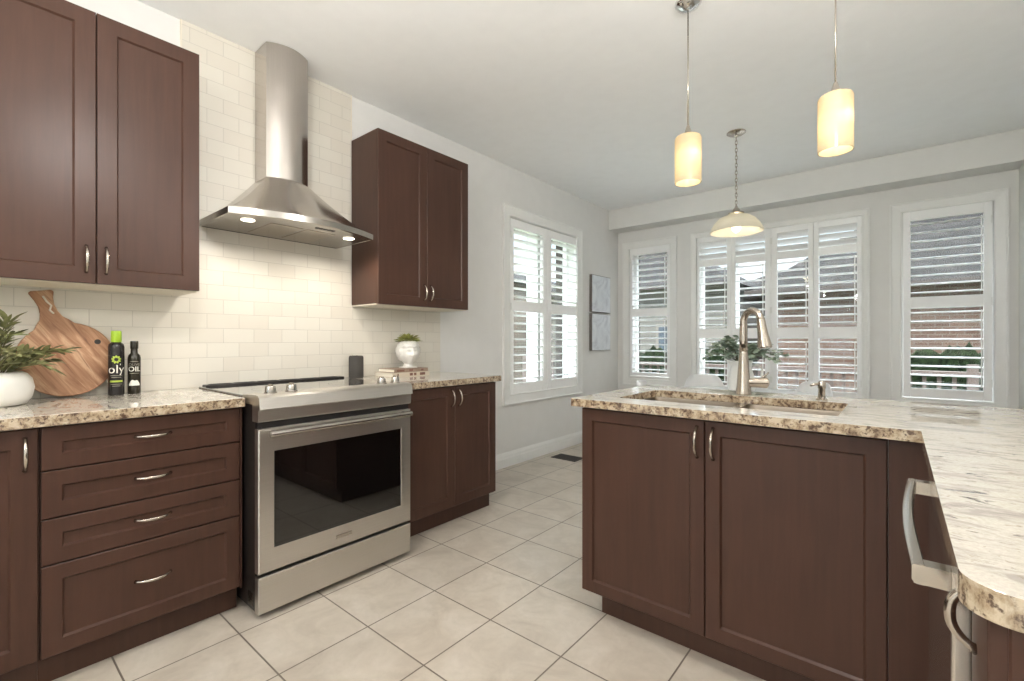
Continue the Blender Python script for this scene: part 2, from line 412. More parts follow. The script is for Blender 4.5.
# ------------------------------------------------------------------ windows
def casing(F, o0, o1, b0, b1, wd, name, parent):
    """picture-frame casing: stepped profile around the opening"""
    return mesh(name, rect_frame(F, o0, o1, b0, b1, wd), 'white_trim', parent)
def rect_frame(F, a0, a1, b0, b1, wd):
    prof = [(0,0),(0,.022),(.012,.024),(.02,.018),(wd-.014,.013),(wd-.006,.016),(wd,.012),(wd,0)]
    rings = []
    for ins, n in prof: rings.append([F(a0+ins, b0+ins, n), F(a1-ins, b0+ins, n), F(a1-ins, b1-ins, n), F(a0+ins, b1-ins, n)])
    bm = bmesh.new(); loft(bm, rings, False, False); 
    return bm
def window(n, F, op, cas, mull=(), sash=.035, mw=.03, md=.14):
    a0, a1, b0, b1 = op
    bm = bmesh.new()
    for q in ((a0,a0+sash,b0,b1),(a1-sash,a1,b0,b1),(a0+sash,a1-sash,b0,b0+sash),(a0+sash,a1-sash,b1-sash,b1)): box(bm, q[0],q[1],q[2],q[3],-.19,-.14, T=lambda a,b,c: F(a,b,c))
    for m_ in mull: box(bm, m_-mw,m_+mw,b0+sash,b1-sash,-.19,-md, T=lambda a,b,c: F(a,b,c))
    w_ = mesh('window_%d' % n, bm, 'white_trim'); w_['kind'] = 'structure'
    g = bmesh.new(); box(g, a0+sash-.005,a1-sash+.005,b0+sash-.005,b1-sash+.005,-.17,-.164, T=lambda a,b,c: F(a,b,c)); mesh('glass_pane', g, 'glass', w_)
    if cas: mesh('window_casing', rect_frame(F, cas[0], cas[1], cas[2], cas[3], cas[4]), 'white_trim', w_)
    return w_
# fix: F for box order (a,b,n)
window(1, FL, W1, (3.184, 4.543, .5585, 2.405, .10), mull=(3.885,), mw=.10, md=.05)
window(2, FB, W2, (.072, .762, .60, 2.384, .085))
window(3, FB, W3, (.922, 2.560, .52, 2.384, .062), mull=(1.365, 2.115))
window(4, FB, W4, (2.700, 3.448, .56, 2.384, .088))
window(5, FF, W5, (.6, 3.0, .4, 2.3, .1), mull=(1.8,))  # unseen window, added to let daylight in from behind the camera

def shutter(F, a0, a1, b0, b1, la, lb, sections, label, group=None, hinge=None):
    """plantation shutter panel: frame, one bank of louvers per section, tilt rod. la/lb louver opening sides"""
    loc = F((a0+a1)/2, b0, 0)
    r = thing('plantation_shutter', label, 'shutter', loc, group)
    zs = [b0] + [z for s_ in sections for z in s_[:2]] + [b1]
    bm = bmesh.new(); n0, n1 = -.03, .004
    f = lambda a,b,c: F(a,b,c)
    box(bm, a0, la, b0, b1, n0, n1, T=f); box(bm, lb, a1, b0, b1, n0, n1, T=f)
    for i in range(0, len(zs), 2): box(bm, la, lb, zs[i], zs[i+1], n0, n1, T=f)
    mesh('shutter_frame', bm, 'shutter', r, bevel=.003)
    for s_ in sections:
        z0, z1, tilt = s_[:3]; bm = bmesh.new(); h = z1-z0; k = max(2, round(h/.0745)); p_ = h/k
        for i in range(k):
            zc = z0 + p_*(i+.5); ring = []
            for q in range(12):
                an = 2*PI*q/12; u = .0435*math.cos(an); v = .0072*math.sin(an)
                ring.append((u*math.cos(tilt)-v*math.sin(tilt)-.013, u*math.sin(tilt)+v*math.cos(tilt)))
            loft(bm, [[F(a, zc+q[1], q[0]) for q in ring] for a in (la+.001, lb-.001)])
        mesh('louvers', bm, 'shutter', r, smooth=True)
        bm = bmesh.new()
        tx = lb-.014
        box(bm, tx-.004, tx+.004, z0+.03, z1-.03, .027, .033, T=f)
        if tilt < .5: mesh('tilt_rod', bm, 'shutter', r)
        else: bm.free()
    e = a0+.005 if hinge == 'l' else a1-.005
    for z in (b0+.15, (b0+b1)/2, b1-.15):
        mesh('hinge', B((e-.005, e+.005, z-.032, z+.032, .001, .009), T=f), 'white_trim', r)
    return r
SEC = [(.745,1.433,.06),(1.535,2.212,.06)]
g1 = 'shutter panels of the left wall window'
shutter(FL, 3.30, 3.886, .655, 2.292, 3.345, 3.80, [(.752,1.431,.05),(1.534,2.215,.05)], 'white shutter panel nearest the cabinets in the left wall window', None, 'l')
shutter(FL, 3.889, 4.48, .655, 2.292, 3.955, 4.435, [(.752,1.431,.05),(1.534,2.215,.05)], 'white shutter panel nearest the room corner in the left wall window', None, 'r')
shutter(FB, .165, .685, .72, 2.30, .20, .64, [(.76,1.45,.06),(1.551,2.212,.06)], 'tall white shutter in the narrow back window beside the corner', None, 'l')
shutter(FB, 2.795, 3.355, .655, 2.30, 2.845, 3.303, [(.736,1.44,-.06),(1.538,2.215,-.06)], 'tall white shutter in the separate back window on the right', None, 'r')
LOW = [(.66,1.178,.05),(1.288,1.99,.05),(2.068,2.262,.55)]
for a0, a1, la, lb, lab, hg in ((.99,1.356,1.02,1.312,'leftmost of the four white shutter panels in the wide back window','l'),
        (1.358,1.743,1.40,1.687,'second from left white shutter panel of the wide back window, behind the faucet','r'),
        (1.745,2.115,1.80,2.072,'third from left white shutter panel of the wide back window','l'),
        (2.117,2.50,2.16,2.462,'rightmost white shutter panel of the wide back window','r')):
    shutter(FB, a0, a1, .60, 2.34, la, lb, LOW, lab, 'shutter panels of the wide back window', hg)

# ------------------------------------------------------------------ upper cabinets
XU = .3072; ZB = 1.3825; ZT = 2.4665
def upper(name, label, y0, y1, divs, handles):
    r = thing(name, label, 'cabinet', (XU/2, (y0+y1)/2, ZB))
    x0 = .0095 if True else 0
    mesh('cabinet_body', B((x0, XU-.02, y0, y1, ZB+.003, ZT)), 'cab', r, bevel=.0015)
    mesh('underside', B((x0, XU-.022, y0+.002, y1-.002, ZB-.004, ZB+.003)), 'melamine', r)
    F = FX(XU-.02)
    for (a, b), h in zip(divs, handles):
        door(r, F, a, b, ZB, ZT, (h, ZB+.095) if h else None, fr=.062)
    return r
upper('wall_cabinet', 'brown two-door wall cabinet left of the range hood, above the cutting board', -.005, .7197, [(-.003,.3605),(.364,.718)], [.332,.392])
upper('wall_cabinet', 'brown two-door wall cabinet right of the range hood, above the head planter', 1.668, 2.448, [(1.6695,2.0565),(2.0595,2.4465)], [2.03,2.086])
upper('wall_cabinet', 'brown wall cabinet further left, beyond the left photo edge', -.80, -.009, [(-.797,-.405),(-.402,-.012)], [-.43,-.375])

# ------------------------------------------------------------------ base cabinets, left wall
XB = .6268; CB = .876; TK = .105
def base_box(r, y0, y1):
    mesh('cabinet_body', B((.002, XB-.02, y0, y1, TK, CB)), 'cab', r)
    mesh('toe_kick', B((.002, .562, y0, y1, 0, TK)), 'cab', r)
FBb = FX(XB-.02)
r = thing('base_cabinet', 'brown base cabinet with a tall door cut by the left edge of the photo', 'cabinet', (.3, -.06, 0)); base_box(r, -.30, .1755)
door(r, FBb, -.297, .172, .115, CB-.006, (.143,.79))
r = thing('base_cabinet', 'brown base cabinet further left with a single door, beyond the photo edge', 'cabinet', (.3, -.55, 0)); base_box(r, -.90, -.3005)
door(r, FBb, -.897, -.303, .115, CB-.006, (-.34,.79))
r = thing('drawer_cabinet', 'brown four-drawer base cabinet left of the stove', 'cabinet', (.3, .47, 0)); base_box(r, .176, .783)
mesh('filler_strip', B((XB-.02, XB-.004, .775, .783, .105, CB)), 'cab', r)
for b0, b1, hz in ((.729,.870,.803),(.570,.724,.650),(.417,.565,.496),(.113,.412,.272)):
    d = mesh('drawer', shaker(FBb, .1795, .7725, b0, b1, fr=.05), 'cab', r)
    mesh('handle', bow(FBb, .476, hz, False, .108, .03), 'satin_nickel', d, smooth='all')
r = thing('base_cabinet', 'brown two-door base cabinet right of the stove', 'cabinet', (.3, 2.0, 0)); base_box(r, 1.58, 2.399)
door(r, FBb, 1.625, 2.014, .115, CB-.006, (1.985,.795)); door(r, FBb, 2.017, 2.396, .115, CB-.006, (2.046,.795))
mesh('filler_strip', B((XB-.02, XB-.002, 1.58, 1.622, .105, CB)), 'cab', r)

# ------------------------------------------------------------------ worktops
def slab(outline, holes, z0, z1):
    bm = bmesh.new(); es = []
    for lp in [outline] + holes:
        vs_ = [bm.verts.new((x, y, z1)) for x, y in lp]
        es += [bm.edges.new((vs_[i], vs_[(i+1) % len(vs_)])) for i in range(len(vs_))]
    bmesh.ops.triangle_fill(bm, use_beauty=True, use_dissolve=False, edges=es)
    geo = bmesh.ops.extrude_face_region(bm, geom=bm.faces[:])
    for v in geo['geom']:
        if isinstance(v, bmesh.types.BMVert): v.co.z = z0
    return bm
def arc(cx, cy, r, a0, a1, n=7): return [(cx+r*math.cos(math.radians(a0+(a1-a0)*i/n)), cy+r*math.sin(math.radians(a0+(a1-a0)*i/n))) for i in range(n+1)]
tag(mesh('countertop', B((.0095, .655, -.9, .785, CB, .914)), 'granite', bevel=.004), 'speckled granite worktop left of the stove, under the cutting board', 'countertop')
tag(mesh('countertop', slab([(.0095,1.570),(.655,1.570),(.655,2.425),(.0095,2.425)], [], CB, .914), 'granite', bevel=.004), 'speckled granite worktop right of the stove, under the head planter', 'countertop')
SX0, SX1, SY0, SY1 = 1.858, 2.622, 1.80, 2.195
hole = arc(SX0+.02,SY0+.02,.02,180,270,4)+arc(SX1-.02,SY0+.02,.02,270,360,4)+arc(SX1-.02,SY1-.02,.02,0,90,4)+arc(SX0+.02,SY1-.02,.02,90,180,4)
outl = [(1.716,1.652),(2.817,1.652)] + arc(2.821+.045, .638+.045, .045, 180, 270, 9) + [(3.50,.638),(3.50,2.42),(1.716,2.42)]
tag(mesh('countertop', slab(outl, [hole], .882, .914), 'granite', bevel=.004), 'L-shaped polished granite worktop of the sink peninsula', 'countertop')

# ------------------------------------------------------------------ peninsula cabinets
YI = 1.693; FI = FY(YI+.02)
r = thing('sink_cabinet', 'dark brown two-door sink cabinet under the peninsula worktop', 'cabinet', (2.24, 2.0, 0))
mesh('cabinet_body', B((1.743,1.78,YI+.02,2.36,TK,.882),(2.72,2.747,YI+.02,2.36,TK,.882),(1.78,2.72,2.33,2.36,TK,.882),(1.78,2.72,YI+.02,2.33,TK,.13),(1.78,2.72,YI+.02,YI+.04,.8,.882)), 'cab', r)
mesh('toe_kick', B((1.80,2.747,1.765,2.33,0,TK)), 'cab', r)
door(r, FI, 1.7445, 2.243, .11, .872, (2.218,.795), fr=.048, L=.11); door(r, FI, 2.2465, 2.745, .11, .872, (2.273,.795), fr=.048, L=.11)
r = thing('corner_filler', 'plain dark brown filler panel between sink cabinet and dishwasher', 'cabinet panel', (2.80, 1.6, 0))
mesh('front_panel', B((2.7485,2.835,YI,YI+.02,TK,.878)), 'cab', r)
mesh('side_panel', B((2.835,2.855,1.452,YI+.02,TK,.878)), 'cab', r)
mesh('toe_kick', B((2.748,2.90,1.765,1.785,0,TK),(2.90,2.92,1.452,1.785,0,TK)), 'cab', r)
# narrow end cabinet of the arm
XA = 2.842
r = thing('end_cabinet', 'narrow dark brown cabinet closing the near end of the peninsula', 'cabinet', (3.1, .75, 0))
mesh('cabinet_body', B((XA+.02,3.49,.692,.812,TK,.882)), 'cab', r)
d = mesh('door', B((XA,XA+.02,.676,.808,.11,.872)), 'cab', r, bevel=.002)
mesh('handle', bow(FXm(XA), .762, .832, True, .075, .024, n0=0), 'satin_nickel', d, smooth='all')
Fe = FY(.692)
for a0, a1 in ((2.857,3.17),(3.173,3.488)): door(r, Fe, a0, a1, .11, .872, None, fr=.022, name='end_panel')
mesh('toe_kick', B((2.90,3.49,.74,.812,0,TK)), 'cab', r)
# dishwasher
r = thing('dishwasher', 'stainless steel dishwasher in the peninsula, thick bar handle', 'dishwasher', (3.1, 1.13, 0))
mesh('dishwasher_body', B((XA+.03,3.44,.822,1.442,.10,.872)), 'black_side', r)
d = mesh('door', B((XA-.018,XA+.03,.822,1.442,.12,.868)), 'steel_z', r, bevel=.004)
def pro_handle():
    bm = bmesh.new(); F = FXm(XA-.018)
    y0, y1, z = .852, 1.372, .834
    for y in (y0+.012, y1-.012): box(bm, y-.013, y+.013, z-.014, z+.012, 0, .036, T=lambda a,b,c: F(a,b,c))
    rings = []
    for i in range(17):
        t = i/16; y = y0+(y1-y0)*t; n = .022+.009*math.sin(PI*t)
        rings.append([F(y, z+b, n+c) for b, c in ((-.015,.002),(-.011,.0),(.009,.0),(.013,.003),(.013,.010),(.009,.016),(-.010,.016),(-.015,.011))])
    return loft(bm, rings)
mesh('handle', pro_handle(), 'satin_nickel', d, smooth=True)
mesh('toe_kick', B((2.90,3.44,.822,1.442,0,.10)), 'black_side', r)

# ------------------------------------------------------------------ sink, faucet, soap dispenser
r = thing('kitchen_sink', 'stainless double bowl sink set under the peninsula worktop', 'sink', (2.25, 2.0, .68))
def bowl(x0, x1, y0, y1, zt, zb):
    bm = bmesh.new(); rings = []
    def rr(ins, z, rad):
        return [Vector((x, y, z)) for x, y in arc(x0+ins+rad,y0+ins+rad,rad,180,270,4)+arc(x1-ins-rad,y0+ins+rad,rad,270,360,4)+arc(x1-ins-rad,y1-ins-rad,rad,0,90,4)+arc(x0+ins+rad,y1-ins-rad,rad,90,180,4)]
    loft(bm, [rr(-.006,zt-.001,.03), rr(0,zt-.001,.03), rr(.002,zt-.01,.03), rr(.012,zb+.02,.03), rr(.03,zb,.03)], False, True)
    return bm
mx = 2.255
for x0, x1 in ((SX0-.004, mx-.012), (mx+.012, SX1+.004)):
    b_ = mesh('bowl', bowl(x0, x1, SY0-.004, SY1+.004, .881, .69), 'sink_steel', r, smooth=True)
    b_.modifiers.new('s','SOLIDIFY').thickness = .0015
    mesh('drain', lathe(bmesh.new(), [(.042,.6915),(.042,.694),(.03,.694),(.028,.692)], ((x0+x1)/2, 2.0, 0), 24), 'chrome', b_, smooth=True)
mesh('divider', B((mx-.017,mx+.017,SY0+.001,SY1-.001,.855,.8819)), 'steel_plain', r, bevel=.003)
FAX, FAY = 2.236, 2.26
r = thing('kitchen_faucet', 'tall brushed nickel pull-down faucet behind the sink', 'faucet', (FAX, FAY, .914))
bm = bmesh.new(); lathe(bm, [(.030,.914),(.0335,.918),(.032,.932),(.028,.955),(.0195,1.085),(.018,1.10),(.0185,1.104),(.0165,1.108)], (FAX,FAY,0), 28)
mesh('faucet_body', bm, 'satin_nickel', r, smooth=True)
fd = Vector((.86,-.51,0)).normalized()
pts = [Vector((FAX,FAY,1.10)), Vector((FAX,FAY,1.16)), Vector((FAX,FAY,1.215))]
R_ = .046; cz = 1.240
for i in range(13):
    an = PI - (PI-.05)*i/12; pts.append(Vector((FAX,FAY,cz)) + fd*(R_+R_*math.cos(an)) + Vector((0,0,R_*math.sin(an))))
mesh('spout', tube(bmesh.new(), pts, [.0175,.017,.0165]+[.0148]*13, 16), 'satin_nickel', r, smooth='all')
e = pts[-1]; td = (pts[-1]-pts[-2]).normalized()
hp = [e - td*.004, e + td*.004, e + td*.025, e + td*.065, e + td*.10, e + td*.118, e + td*.122]
mesh('spray_head', tube(bmesh.new(), hp, [.0165,.0175,.018,.021,.027,.0285,.025], 20), 'satin_nickel', r, smooth=True)
hd = Vector((.86,.52,.0)).normalized(); hb = Vector((FAX,FAY,.968))
bm = bmesh.new(); tube(bm, [hb+hd*.01, hb+hd*.02, hb+hd*.06, hb+hd*.095, hb+hd*.102], [.019,.0215,.023,.025,.018], 20)
mesh('handle', bm, 'satin_nickel', r, smooth=True)
mesh('lever', tube(bmesh.new(), [hb+hd*.075+Vector((0,0,.018)), hb+hd*.09+Vector((0,0,.032)), hb+hd*.105+Vector((0,0,.045))], [.0055,.005,.0035], 10), 'satin_nickel', r, smooth='all')
SO = Vector((2.53,2.25,.914))
r = thing('soap_dispenser', 'small brushed nickel soap dispenser right of the faucet', 'soap dispenser', SO)
bm = bmesh.new(); lathe(bm, [(.021,0),(.021,.006),(.0135,.010),(.0125,.045),(.0145,.05),(.0145,.07),(.011,.076)], SO, 22); mesh('dispenser_body', bm, 'satin_nickel', r, smooth=True)
mesh('nozzle', tube(bmesh.new(), [SO+Vector((0,0,.062)), SO+Vector((-.02,-.02,.066)), SO+Vector((-.034,-.034,.06))], [.0065,.006,.005], 10), 'satin_nickel', r, smooth='all')

# ------------------------------------------------------------------ range (stove)
Y0, Y1 = .794, 1.566; XR = .735
r = thing('electric_range', 'stainless steel slide-in electric stove with black glass oven window', 'stove', (.38, 1.17, 0))
mesh('range_body', B((.03,XR-.012,Y0+.003,Y1-.003,.03,.895)), 'black_side', r)
for fx_ in (.08,.62):
    for fy_ in (Y0+.03, Y1-.08): mesh('foot', lathe(bmesh.new(), [(.022,0),(.024,.004),(.018,.012),(.016,.032)], (fx_+.03,fy_+.025,0), 16), 'black_side', r)
mesh('side_vent', B(*[(.655+i*.009,.659+i*.009,Y0+.001,Y0+.0035,.045,.10) for i in range(6)]), 'steel_plain', r)
mesh('cooktop', B((.035,.60,Y0-.001,Y1+.001,.897,.921)), 'cooktop_glass', r, bevel=.003)
for cx_, cy_, rr_ in ((.20,1.0,.075),(.20,1.36,.09),(.43,1.0,.10),(.43,1.36,.075)):
    bm = bmesh.new()
    for q in (rr_,):
        rs = [[Vector((cx_+k*math.cos(2*PI*i/40), cy_+k*math.sin(2*PI*i/40), .9213)) for i in range(40)] for k in (q, q-.0015)]
        loft(bm, rs, False, False)
    mesh('burner_ring', bm, 'steel_plain', r)
tr = mesh('rear_trim', B((.045,.105,Y0+.012,Y1-.004,.915,.931)), 'black_side', r, bevel=.004)
mesh('vent_slots', B(*[(.055,.092,Y0+.035+i*.118,Y0+.035+i*.118+.10,.9305,.9325) for i in range(6)]), 'dark_gap', tr)
# control fascia: flat knob ledge then sloped front, lower band
def fascia():
    prof = [(.598,.888),(.598,.9235),(.735,.9295),(.755,.927),(.768,.918),(.776,.872),(.762,.868),(.760,.824),(.755,.818),(.70,.818),(.70,.888)]
    return loft(bmesh.new(), [[Vector((x, y, z)) for x, z in prof] for y in (Y0, Y1)])
mesh('control_panel', fascia(), 'steel_y', r)
for y in (.872,.962,1.432,1.518):
    k = mesh('knob', lathe(bmesh.new(), [(.026,.9285),(.0265,.932),(.0225,.936),(.0215,.955),(.019,.960)], (.688,y,0), 24), 'steel_plain', r, smooth=True)
    mesh('knob_pointer', B((.672,.704,y-.004,y+.004,.958,.967)), 'satin_nickel', k, bevel=.001)
mesh('panel_gap', B((.70,.742,Y0+.004,Y1-.004,.79,.818)), 'dark_gap', r)
FR = FX(XR-.012)
d = mesh('oven_door', rect_rings(bmesh.new(), FR, Y0+.001, Y1-.001, .192, .789, [(0,0),(0,.033),(.004,.037),((.062,.095),.037),((.065,.098),.033)]), 'steel_y', r)
mesh('oven_window', rect_rings(bmesh.new(), FX(XR-.012+.030), Y0+.052, Y1-.05, .192+.090, .789-.055, [(0,0),(0,.0045),(.003,.0055)]), 'black_glass', d)
# top strip of the door is narrower than the bottom strip: fill back the upper 24 mm with window height above
bm = bmesh.new()
yy = [Y0+.03+i*(Y1-Y0-.06)/16 for i in range(17)]
tube(bm, [Vector((.802,y,.772)) for y in yy], .014, 16)
for y in (Y0+.055, Y1-.055): cyl(bm, (.755,y,.772), (.802,y,.772), .010)
mesh('handle', bm, 'steel_plain', d, smooth=True)
mesh('badge', B((.7605,.7625,1.135,1.215,.232,.248)), 'steel_plain', d, bevel=.001)
mesh('drawer', rect_rings(bmesh.new(), FR, Y0+.001, Y1-.001, .028, .178, [(0,0),(0,.033),(.003,.037)]), 'steel_y', r)

# ------------------------------------------------------------------ range hood
r = thing('range_hood', 'stainless steel chimney hood with curved canopy above the stove', 'range hood', (.25, 1.18, 1.74))
HC = 1.186; HW = .383
def hring(t, n=24):
    """t 0 rim .. 1 chimney foot; D-shaped rings with bowed front"""
    e = t**.80 if t > 0 else 0
    hw = HW + (.116-HW)*e; side = .405 + (.165-.405)*e; bowd = .105 + (.045-.105)*e
    z = 1.772 + (2.035-1.772)*t
    pts = [Vector((.0095, HC-hw, z))]
    for i in range(n+1):
        s_ = -1+2*i/n; pts.append(Vector((side+bowd*(1-s_*s_), HC+s_*hw, z)))
    pts.append(Vector((.0095, HC+hw, z))); return pts
bm = bmesh.new(); loft(bm, [hring(i/14) for i in range(15)], False, False); mesh('canopy', bm, 'steel_z', r, smooth=True)
def rimring(z, ins):
    pts = [Vector((.0095, HC-HW+ins, z))]
    for i in range(25):
        s_ = -1+2*i/24; pts.append(Vector((.405-ins+.105*(1-s_*s_), HC+s_*(HW-ins), z)))
    pts.append(Vector((.0095, HC+HW-ins, z))); return pts
mesh('rim', loft(bmesh.new(), [rimring(1.774,.0), rimring(1.744,.0), rimring(1.742,.010), rimring(1.7445,.0115)], False, False), 'chrome' if False else 'steel_plain', r, smooth=True)
us = mesh('underside', loft(bmesh.new(), [rimring(1.7450,.011), rimring(1.7435,.012)], True, True), 'steel_plain', r)
mesh('filter', B((.06,.36,HC-.17,HC-.01,1.742,1.744),(.06,.36,HC+.01,HC+.17,1.742,1.744)), 'satin_nickel', us, bevel=.001)
mesh('control_buttons', B(*[(.425,.445,HC+.02+i*.022,HC+.035+i*.022,1.7415,1.744) for i in range(5)]), 'vent_dark', us)
for y in (HC-.27, HC+.27):
    lo = mesh('light', lathe(bmesh.new(), [(.030,1.744),(.030,1.7415),(.024,1.741)], (.33,y,0), 24), 'led', us, smooth=True)
bm = bmesh.new(); 
def chim(z):
    pts = [Vector((.0095, HC-.114, z))]
    for i in range(17):
        s_ = -1+2*i/16; pts.append(Vector((.158+.045*(1-s_*s_), HC+s_*.114, z)))
    pts.append(Vector((.0095, HC+.114, z))); return pts
loft(bm, [chim(2.03), chim(CEIL-.002)], False, False); mesh('chimney', bm, 'steel_z', r, smooth=True)
for y in (HC-.27, HC+.27):
    lamp('hood_light', 'SPOT', (.33, y, 1.735), HOOD_W*2, (1,.91,.78), .018, (0,0,0), spot=math.radians(165), blend=.6)

# ------------------------------------------------------------------ things on the left worktop
CT = .914
# cutting board leaning on the wall
def cutting_board():
    bm = bmesh.new(); n = 48; pts = []
    Cy, Cz, Rr = .308, 1.084, .158
    ht = Vector((-.082, .296)).normalized(); sd = Vector((ht.y, -ht.x))
    # outline in (y,z): circle then handle with flared end
    a0 = math.atan2(ht.y, ht.x); gap = .42
    for i in range(n+1):
        a = a0 + gap + (2*PI-2*gap)*i/n; pts.append(Vector((Cy+Rr*math.cos(a), Cz+Rr*math.sin(a))))
    c = Vector((Cy, Cz))
    for s_, l in ((.052,.162),(.036,.180),(.028,.205),(.025,.235),(.029,.262),(.037,.284),(.038,.291),(.030,.297)): pts.append(c + sd*s_*1 + ht*l)
    for s_, l in ((-.030,.302),(-.038,.298),(-.037,.290),(-.029,.262),(-.025,.235),(-.028,.205),(-.036,.180),(-.052,.162)): pts.append(c + sd*s_ + ht*l)
    # order: circle runs ccw from handle-left side round to right side -> then up the right side
    T_ = lambda p_, n_: Vector((.062 - (p_.y-.926)*.095 + n_, p_.x, p_.y - .008))
    f0 = [T_(p_, 0) for p_ in pts]; f1 = [T_(p_, .004) for p_ in pts]
    loft(bm, [[T_(p_, -.018) for p_ in pts], f0])
    return bm, T_, c, ht
bmb, TB, cB, hB = cutting_board()
r = thing('cutting_board', 'round wooden cutting board with handle leaning on the tiled wall', 'cutting board', (.05,.31,.914))
mesh('board', bmb, 'board', r, bevel=.004)
def ringpts(c2, rad, n_, k=14):
    return [TB(Vector((c2.x+rad*math.cos(2*PI*i/k), c2.y+rad*math.sin(2*PI*i/k))), n_) for i in range(k+1)]
mesh('rope_loop', tube(bmesh.new(), [TB(cB+hB*.275+Vector((.0,-.0)), .004), TB(cB+hB*.262+Vector((.008,-.01)), .007), TB(cB+hB*.235+Vector((.014,0)), .006), TB(cB+hB*.215+Vector((.004,0)), .004), TB(cB+hB*.20+Vector((.012,0)),.005)], .0038, 8), 'melamine', r, smooth='all')
k_ = Vector((.405,1.158)); mesh('hanging_hole', loft(bmesh.new(), [[TB(k_+Vector((q*math.cos(2*PI*i/20), q*math.sin(2*PI*i/20))), h_) for i in range(20)] for q, h_ in ((.011,.0005),(.011,.003),(.008,.003),(.007,.0008))], False, True), 'vent_dark', r, smooth=True)

# oil bottles
def wrap_text(txt, size, c, rad, z, mat, parent, ang0, squash=1.0, name='lettering'):
    cu = bpy.data.curves.new('t', 'FONT'); cu.body = txt; cu.size = size; cu.align_x = 'CENTER'; cu.resolution_u = 3
    ob = bpy.data.objects.new('t', cu); COL.objects.link(ob)
    dg = bpy.context.evaluated_depsgraph_get(); me = bpy.data.meshes.new_from_object(ob.evaluated_get(dg))
    bm = bmesh.new(); bm.from_mesh(me); bpy.data.objects.remove(ob); bpy.data.meshes.remove(me)
    bmesh.ops.triangulate(bm, faces=bm.faces[:])
    for v in bm.verts:
        a = ang0 + v.co.x*squash/rad; v.co = Vector((c[0]+rad*math.cos(a), c[1]+rad*math.sin(a), z+v.co.y))
    g = bmesh.ops.extrude_face_region(bm, geom=bm.faces[:])
    for v in g['geom']:
        if isinstance(v, bmesh.types.BMVert):
            d_ = Vector((v.co.x-c[0], v.co.y-c[1], 0)).normalized()*.0004; v.co += d_
    return mesh(name, bm, mat, parent)
M['bottle_dark'] = P('bottle_dark', lin(36,33,32), .25); M['bottle_olive'] = P('bottle_dark_olive', lin(44,40,30), .15)
M['lime'] = P('lime_cap', lin(160,196,52), .4); M['label_white'] = P('label_white', lin(236,234,224), .5); M['label_lime'] = P('label_lime', lin(170,190,70), .5); M['label_grey'] = P('label_grey', lin(128,124,112), .5)
def patch(c, rad, a0, a1, zf, n=18):
    """curved label shape: zf(t)->(z0,z1)"""
    bm = bmesh.new(); rows = []
    for i in range(n+1):
        t = i/n; a = a0+(a1-a0)*t; z0, z1 = zf(t); p_ = []
        for rr_ in (rad, rad+.0004):
            p_.append((Vector((c[0]+rr_*math.cos(a), c[1]+rr_*math.sin(a), z0)), Vector((c[0]+rr_*math.cos(a), c[1]+rr_*math.sin(a), z1))))
        rows.append([p_[0][0], p_[1][0], p_[1][1], p_[0][1]])
    return loft(bm, rows)
B1 = (.105, .458); vdir = math.atan2(0-.46, 2.7737-.10)
r = thing('oil_bottle', 'black olive oil bottle with lime green cap beside the cutting board', 'bottle', (B1[0],B1[1],CT))
mesh('bottle', lathe(bmesh.new(), [(.026,CT),(.0285,CT+.003),(.0285,CT+.212),(.026,CT+.224),(.018,CT+.232),(.0165,CT+.236)], (B1[0],B1[1],0), 32), 'bottle_dark', r, smooth=True)
mesh('cap', lathe(bmesh.new(), [(.0175,CT+.234),(.0190,CT+.237),(.0185,CT+.280),(.017,CT+.284)], (B1[0],B1[1],0), 24), 'lime', r, smooth=True)
wrap_text('oly', .052, B1, .0288, CT+.098, 'label_white', r, vdir); wrap_text("'", .03, B1, .0288, CT+.118, 'label_white', r, vdir+.5)
lf = bmesh.new()
for i in range(9):
    an = 2*PI*i/9 + PI/2; cc = Vector((math.cos(an), math.sin(an)))*.0125
    vsx = []
    for s_, w_ in ((-.8,0),(-.2,.0042),(.3,.0038),(.8,0),(.3,-.0038),(-.2,-.0042)):
        q = cc + Vector((math.cos(an), math.sin(an)))*s_*.008 + Vector((-math.sin(an), math.cos(an)))*w_
        a = vdir + q.x/.0289; vsx.append(lf.verts.new((B1[0]+.0289*math.cos(a), B1[1]+.0289*math.sin(a), CT+.158+q.y)))
    lf.faces.new(vsx)
mesh('leaf_emblem', lf, 'label_lime', r)
mesh('label_band', patch(B1, .0288, vdir-.8, vdir+.8, lambda t: (CT+.058,CT+.066)), 'label_lime', r)
for zz, w_ in ((.086,.75),(.078,.6),(.048,.7),(.040,.5)): mesh('label_line', patch(B1, .0288, vdir-w_, vdir+w_, lambda t: (CT+zz,CT+zz+.0028)), 'label_grey', r)
B2 = (.095, .523)
r = thing('oil_bottle', 'small dark oil bottle lettered OIL, right of the green-capped bottle', 'bottle', (B2[0],B2[1],CT))
mesh('bottle', lathe(bmesh.new(), [(.022,CT),(.024,CT+.003),(.024,CT+.162),(.021,CT+.175),(.0135,CT+.184),(.0125,CT+.205)], (B2[0],B2[1],0), 32), 'bottle_olive', r, smooth=True)
mesh('cap', lathe(bmesh.new(), [(.0145,CT+.204),(.015,CT+.207),(.015,CT+.236),(.0135,CT+.239)], (B2[0],B2[1],0), 24), 'bottle_olive', r, smooth=True)
wrap_text('OLIVE', .0165, B2, .0243, CT+.127, 'label_grey', r, vdir); wrap_text('OIL', .031, B2, .0243, CT+.102, 'label_white', r, vdir)
for zz, w_ in ((.145,.6),(.092,.75)): mesh('label_line', patch(B2, .0243, vdir-w_, vdir+w_, lambda t: (CT+zz,CT+zz+.0028)), 'label_grey', r)
